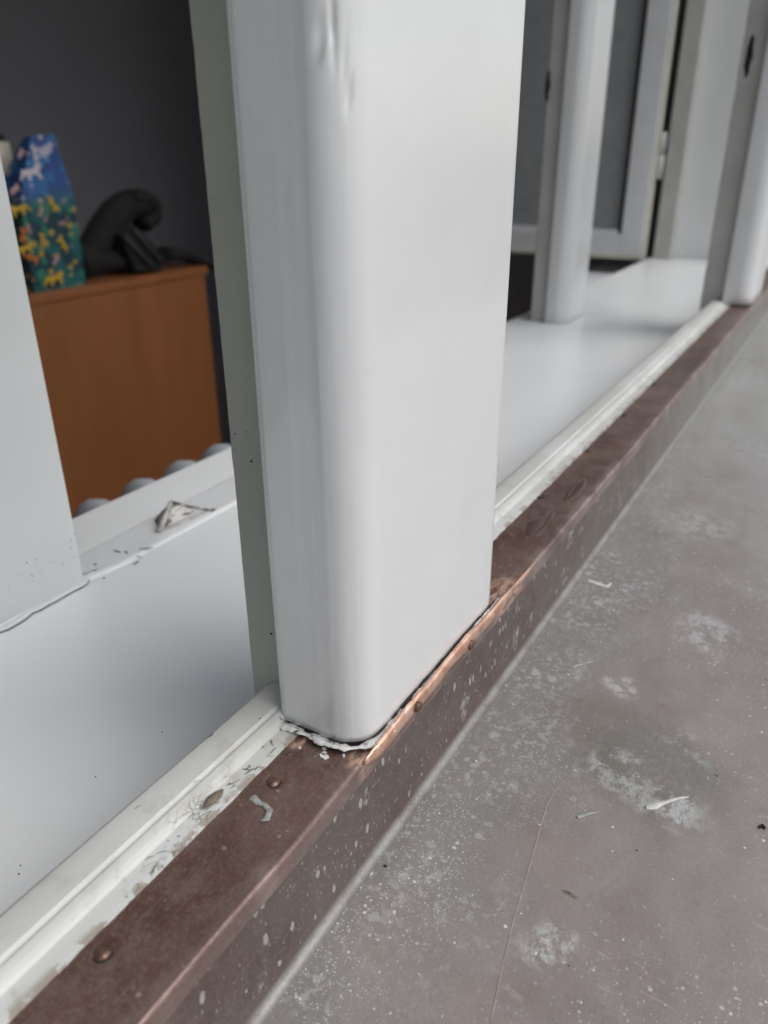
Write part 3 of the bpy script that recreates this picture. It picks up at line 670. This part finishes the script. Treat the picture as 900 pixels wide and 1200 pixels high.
# metal wedge standing on the inner rail
A, C, Bp = on_z(186, 624, -1.270), on_z(243, 601, -1.270), on_z(184, 624, -1.270)
wd = empty('metal_wedge', (A.x, A.y, -1.270), 'small grimy triangular metal wedge standing on the inner frame rail', 'wedge')
hB = 0.165
apex = on_y(200, 588, A.y + 0.035)
tip = Vector((C.x, C.y + 0.01, -1.270))
back = Vector((A.x + 0.07, A.y + 0.10, -1.272))
V = [tuple(Vector((A.x, A.y, -1.272))), tuple(tip), tuple(apex), tuple(back)]
obj('plate', [tuple(v) for v in V], [(0, 1, 2), (0, 2, 3), (1, 3, 2), (0, 3, 1)], M['wedge'], wd)
obj('rim', *merge(tube([A, A.lerp(apex, 0.5) + Vector((-0.006, -0.006, 0)), apex], [0.013, 0.010, 0.008], 8)), M['wedge_edge'], wd, smooth=True)
obj('rim', *merge(tube([apex, apex.lerp(tip, 0.5) + Vector((0, 0, 0.004)), tip + Vector((0.02, 0, 0.002))], [0.006, 0.005, 0.004], 8)), M['wedge'], wd, smooth=True)
obj('rim', *merge(tube([A + Vector((0.01, 0, 0)), A.lerp(tip, 0.5) + Vector((0, -0.008, 0.004)), tip + Vector((0.03, -.01, 0.002))], [0.007, 0.010, 0.004], 8)), M['wedge_edge'], wd, smooth=True)

# ------------------------------------------------------------------ open inner sash
sash = empty('open_sash', (11.1, 2.5, -1.3), 'white window sash with grey pane swung open into the room', 'window sash')
y0, y1, zb, zt, sw = 2.52, 7.1, -1.30, TOP - 0.4, 0.30
obj('stile', *box(11.02, 11.18, y0, y0 + sw, zb, zt), M['sashw'], sash, bevel=0.015)
obj('stile', *box(11.02, 11.18, y1 - sw, y1, zb, zt), M['sashw'], sash, bevel=0.015)
obj('rail', *box(11.022, 11.178, y0 + sw, y1 - sw, zb, zb + 0.32), M['sashw'], sash, bevel=0.012)
obj('rail', *box(11.022, 11.178, y0 + sw, y1 - sw, zt - 0.3, zt), M['sashw'], sash, bevel=0.012)
obj('pane', *box(11.09, 11.11, y0 + sw - .02, y1 - sw + .02, zb + 0.30, zt - 0.28), M['glass'], sash)
for b in (box(11.035, 11.088, y0 + sw, y0 + sw + 0.045, zb + .32, zt - .3), ): obj('gasket', *b, M['gasket'], sash)
obj('glazing_bead', *box(11.035, 11.087, y0 + sw + 0.046, y1 - sw, zb + .32, zb + .37), M['sashw'], sash, bevel=0.01)
obj('edge_strip', *box(11.03, 11.17, y0 - 0.03, y0 - 0.002, zb, zt), M['sealy'], sash, bevel=0.006)
obj('drip_rail', *box(11.0, 11.02, y0, y1, zb + 0.005, zb + 0.06), M['sealy'], sash, bevel=0.006)
for zc in (-0.02, 5.5): obj('hinge', *merge(tube([(11.13, 2.455, zc - 0.28), (11.13, 2.455, zc)], 0.045, 12), tube([(11.13, 2.455, zc + .01), (11.13, 2.455, zc + 0.26)], 0.04, 12)), M['rebate2'], sash, smooth=True)

# ------------------------------------------------------------------ room things
obj('pipe_box', *box(9.3, 12.28, 2.45, 3.35, FL, -1.50), M['sashw'], base=(10.5, 2.9, FL), bevel=0.03, label='pale grey boxed ledge in the room under the open sash', cat='pipe box')
rad_ = empty('radiator', (1.5, 2.8, FL), 'grey column radiator behind the inner sill board', 'radiator')
for i in range(16):
    xc = -1.32 + i * 0.285
    prof = []
    n = 10
    for k in range(n + 1):
        a = math.pi * k / n; prof.append((2.82 - 0.24 * math.cos(a), -1.62 + 0.24 * math.sin(a) * 1.0))
    def sec(z0): pass
    # a rounded loop column: tube up, over and down
    pts = [(xc, 2.65, FL + 0.9), (xc, 2.65, -1.70)] + [(xc, 2.76 - 0.11 * math.cos(math.pi * k / 10), -1.66 + 0.14 * math.sin(math.pi * k / 10)) for k in range(0, 11)] + [(xc, 2.87, -1.70), (xc, 2.87, FL + 0.9)]
    V = []; Fs = []; nn = 12
    P = [Vector(p) for p in pts]
    for j, p in enumerate(P):
        t_ = (P[min(j + 1, len(P) - 1)] - P[max(j - 1, 0)]).normalized(); s_ = Vector((1, 0, 0)); u_ = s_.cross(t_)
        for k in range(nn): a = 2 * math.pi * k / nn; V.append(tuple(p + s_ * 0.074 * math.cos(a) + u_ * 0.10 * math.sin(a)))
    for j in range(len(P) - 1):
        for k in range(nn): q = (k + 1) % nn; Fs.append((j * nn + k, j * nn + q, (j + 1) * nn + q, (j + 1) * nn + k))
    obj('column', V, Fs, M['rad'], rad_, smooth=True)
for zz in (FL + 1.0, -2.0): obj('header', *tube([(-1.5, 2.76, zz), (3.1, 2.76, zz)], 0.14, 10), M['rad'], rad_, smooth=True)
for xx in (-1.3, 2.9): obj('foot', *box(xx - .08, xx + .08, 2.6, 3.1, FL, FL + 0.95), M['rad'], rad_, bevel=0.02)

CT = -1.42   # cabinet top
cab = empty('wooden_cabinet', (6.2, 9, FL), 'orange brown wooden cabinet standing in the room behind the radiator', 'cabinet')
obj('front_panel', *box(3.6, 8.50, 8.0, 8.06, FL + 0.4, CT - 0.12), M['wood'], cab, bevel=0.01)
obj('top_board', *box(3.55, 8.56, 7.98, 9.7, CT - 0.115, CT), M['wood'], cab, bevel=0.012)
obj('side_panel', *box(8.40, 8.50, 8.065, 9.68, FL + 0.2, CT - 0.12), M['wood'], cab)
obj('side_panel', *box(3.6, 3.70, 8.065, 9.68, FL + 0.2, CT - 0.12), M['wood'], cab)
obj('plinth', *box(3.65, 8.45, 8.05, 9.65, FL, FL + 0.38), M['wood'], cab)

bag = empty('gift_bag', (6.2, 8.4, CT), 'blue and green paper gift bag printed with yellow animals on the cabinet', 'gift bag')
B = lambda px, py, y=8.25: on_y(px, py, y)
# front outline from base to pinched top
b0, b1, tl, tr = (5.80, CT), (6.53, CT), (6.25, 0.22), (6.56, 0.24)
V = [(b0[0], 8.12, CT), (b1[0], 8.12, CT), (b1[0] + .02, 8.62, CT), (b0[0], 8.62, CT),
     (5.83, 8.10, -0.45), (6.55, 8.10, -0.45), (6.57, 8.60, -0.45), (5.83, 8.60, -0.45),
     (tl[0], 8.28, tl[1]), (tr[0], 8.28, tr[1]), (tr[0], 8.42, tr[1] - .02), (tl[0], 8.42, tl[1] - .02)]
Fs = [(0, 1, 5, 4), (1, 2, 6, 5), (2, 3, 7, 6), (3, 0, 4, 7), (4, 5, 9, 8), (5, 6, 10, 9), (6, 7, 11, 10), (7, 4, 8, 11), (0, 3, 2, 1)]
obj('bag_body', V, Fs, M['bagp'], bag)
cat_sh = [(-1, .1), (-.9, .35), (-.55, .3), (.35, .34), (.55, .6), (.9, .55), (.95, .25), (.7, .12), (.75, -.5), (.5, -.5), (.4, -.1), (-.2, -.08), (-.3, -.5), (-.55, -.5), (-.6, 0), (-.85, -.1), (-1.25, -.45), (-1.35, -.35)]
def animal(px, py, s, rot, m, flip=1):
    y = 8.085; c = on_y(px, py, y)
    if c.z > -0.45: y = 8.09 + 0.18 * (c.z + 0.45) / 0.68; c = on_y(px, py, y)
    pts = []
    for u, v in cat_sh:
        u *= flip; a, b_ = u * math.cos(rot) - v * math.sin(rot), u * math.sin(rot) + v * math.cos(rot)
        zz = c.z + b_ * s; yy = y + (0.265 * (zz - c.z) if c.z > -0.45 else 0)
        pts.append((c.x + a * s, yy, zz))
    obj('printed_animal', *extrude_poly(pts, (0, 0.004, 0)), m, bag)
for a in ((65, 327, .13, .05, 'ayel', 1), (62, 240, .09, -1.2, 'ayel', 1), (22, 246, .12, .2, 'ayel', -1), (30, 292, .11, .1, 'ayel', 1), (73, 285, .09, -1.0, 'ayel', -1), (50, 280, .07, 1.4, 'ayel', 1),
          (28, 275, .08, 1.2, 'aora', 1), (38, 303, .08, -.5, 'aora', 1), (38, 203, .14, .1, 'awhite', 1), (42, 180, .09, 1.3, 'awhite', 1), (25, 180, .06, .6, 'apink', 1), (48, 248, .06, 1.2, 'apink', -1), (66, 305, .06, .7, 'apink', 1),
          (18, 222, .07, .4, 'apink', 1), (73, 262, .05, .2, 'apink', -1), (34, 268, .05, 1.6, 'apink', 1)):
    animal(a[0], a[1], a[2], a[3], M[a[4]], a[5])

jg = on_y(5, 345, 8.9)
jug = empty('cream_jug', (6.22, 9.05, CT), 'tall cream jug with a dark lid beside the gift bag', 'jug')
obj('jug_body', *lathe((6.22, 9.05, CT), [(0.0, 0.0), (0.24, 0.01), (0.27, 0.25), (0.25, 0.85), (0.22, 1.1), (0.25, 1.35), (0.24, 1.58), (0.0, 1.6)]), M['cream'], jug, smooth=True)
obj('lid', *lathe((6.22, 9.05, CT + 1.6), [(0.0, 0.0), (0.20, 0.005), (0.20, 0.05), (0.12, 0.08), (0.0, 0.09)]), M['black'], jug, smooth=True)

pf = empty('picture_frame', (6.9, 8.9, CT), 'small silver edged picture frame leaning behind the gift bag', 'picture frame')
def lean(x, z, o): return (x, 8.75 + o + 0.28 * (z - CT), z)
xa, xb, za, zb2 = 6.55, 6.93, CT, -0.30
obj('backing', [lean(xa, za, .02), lean(xb, za, .02), lean(xb, zb2, .02), lean(xa, zb2, .02), lean(xa, za, .05), lean(xb, za, .05), lean(xb, zb2, .05), lean(xa, zb2, .05)],
    [(0, 1, 2, 3), (7, 6, 5, 4), (0, 4, 5, 1), (1, 5, 6, 2), (2, 6, 7, 3), (3, 7, 4, 0)], M['photo'], pf)
obj('frame_edge', *tube([lean(xb, za, 0), lean(xb, zb2, 0), lean(xa, zb2, 0), lean(xa, za, 0), lean(xb, za + .01, 0)], 0.025, 6), M['silver'], pf)
obj('stand', [lean(7.0, za, .1), lean(7.22, za, .25), lean(6.98, zb2 - .1, .08), lean(7.0, za, .14), lean(7.22, za, .29), lean(6.98, zb2 - .1, .12)], [(0, 1, 2), (5, 4, 3), (0, 3, 4, 1), (1, 4, 5, 2), (2, 5, 3, 0)], M['photo'], pf)

bb = empty('black_bag', (7.7, 8.5, CT), 'black fabric bag slumped on the cabinet with its wide strap arched up', 'bag')
def band(pts, w, th, y, name, m):
    """ribbon of fabric: pts (x,z), width along y, thickness th"""
    P = [Vector((p[0], 0, p[1])) for p in pts]; Q = []
    for i in range(len(P) - 1):
        p0, p1, p2, p3 = P[max(i - 1, 0)], P[i], P[i + 1], P[min(i + 2, len(P) - 1)]
        for j in range(5):
            t_ = j / 5; Q.append(0.5 * ((2 * p1) + (p2 - p0) * t_ + (2 * p0 - 5 * p1 + 4 * p2 - p3) * t_ ** 2 + (3 * p1 - p0 - 3 * p2 + p3) * t_ ** 3))
    Q.append(P[-1]); V = []; Fs = []
    for i, q in enumerate(Q):
        t_ = (Q[min(i + 1, len(Q) - 1)] - Q[max(i - 1, 0)]).normalized(); n_ = Vector((-t_.z, 0, t_.x))
        th_ = th(i / (len(Q) - 1)) if callable(th) else th
        wob = 0.02 * nz(q.x * 3, 2, q.z * 3)
        for k in range(8):
            a = 2 * math.pi * k / 8; V.append((q.x + n_.x * th_ * math.sin(a), y + wob + w / 2 * math.cos(a), q.z + n_.z * th_ * math.sin(a)))
    for i in range(len(Q) - 1):
        for k in range(8): j = (k + 1) % 8; Fs.append((i * 8 + k, i * 8 + j, (i + 1) * 8 + j, (i + 1) * 8 + k))
    n0 = len(Q) - 1; Fs += [tuple(range(8))[::-1], tuple(range(n0 * 8, n0 * 8 + 8))]
    return obj(name, V, Fs, m, bb, smooth=True)
def bx(px, py, y=8.4): p = on_y(px, py, y); return (p.x, p.z)
band([bx(104, 300), bx(116, 284), bx(128, 265), bx(142, 248), bx(156, 240), bx(168, 240)], 0.42, lambda t_: 0.15 + 0.06 * math.sin(3.0 * t_), 8.45, 'strap', M['black'])
band([bx(150, 232), bx(164, 232), bx(175, 240), bx(176, 254), bx(166, 264)], 0.36, lambda t_: 0.10 + 0.02 * math.sin(3 * t_), 8.40, 'loop', M['black'])
band([bx(92, 308), bx(105, 305), bx(130, 305), bx(160, 306), bx(180, 308)], 0.6, lambda t_: 0.19 + .03 * math.sin(9 * t_), 8.5, 'body', M['black'])
band([bx(186, 298), bx(205, 298), bx(225, 306), bx(238, 312)], 0.4, lambda t_: 0.11 - .07 * t_, 8.3, 'tail', M['black'])
sl_ = [on_y(a, b, 8.10) for a, b in ((141, 275), (158, 264), (168, 272), (196, 303), (194, 313), (184, 319), (160, 319))]
obj('flap', *extrude_poly([(p.x, p.y, max(p.z, CT + 0.005)) for p in sl_], (0.02, 0.42, 0.0)), M['black'], bb, bevel=0.03)
for k, (a, b_) in enumerate((((146, 277), (178, 313)), ((157, 268), (189, 308)))):
    p, q = on_y(*a, 8.07), on_y(*b_, 8.07)
    obj('webbing', *tube([p, p.lerp(q, .5), q], 0.020, 6), M['greystripe'], bb, smooth=True)

# dirt, cobweb threads and specks caught on the crazed rail and on the painted posts
random.seed(21)
for i in range(30):
    x = random.choice((random.uniform(0.66, 0.93), random.uniform(0.5, 0.93), random.uniform(1.6, 2.1))); y = random.uniform(0.742, 0.772) if random.random() < .8 else random.uniform(0.80, 0.86)
    a = random.gauss(0.0, 0.5) + (1.2 if random.random() < .3 else 0); L = random.uniform(0.006, 0.028); z = -1.0062 if y < 0.775 else -0.9845
    p = Vector((x, y, z)); d = Vector((math.cos(a), -math.sin(a), 0)) * L
    q, m_ = p + d, p + d * .5 + Vector((random.uniform(-.003, .003), random.uniform(-.003, .003), .0006))
    if not 0.742 < q.y < 0.772 and y < .775: q.y = p.y; m_.y = p.y
    obj('dirt_thread', *tube([p, m_, q], [0.0003, random.uniform(0.0004, 0.0009), 0.0003], 5), M['dark_gap'], rail)
for i in range(22):
    px = random.uniform(5, 95); py = 735 - 0.6 * px + random.uniform(-62, -28); p = on_y(px, py, 1.9915); s_ = random.uniform(0.0008, 0.0020)
    obj('dirt_speck', *dome((p.x, 1.992, p.z), s_ * random.uniform(1, 2), 0.001, 6, 2, 'y'), M['dark_gap'] if random.random() < .6 else M['wedge_edge'], mi1)
for px, py in ((112, 910), (24, 1014), (22, 1024), (190, 858)):
    p = on_z(px, py, -1.2795); obj('dirt_speck', *dome((p.x, p.y, -1.2803), random.uniform(0.0012, 0.0024), 0.002, 7, 2), M['dark_gap'], inner) if py > 600 else None
for px, py in ((276, 508), (289, 505), (295, 540), (318, 742)):
    p = on_x(px, py, 0.995); s_ = random.uniform(0.0010, 0.0024); obj('dirt_speck', *dome((0.993, p.y, p.z), s_, s_ * 1.6, 7, 2, 'y'), M['dark_gap'], m1)
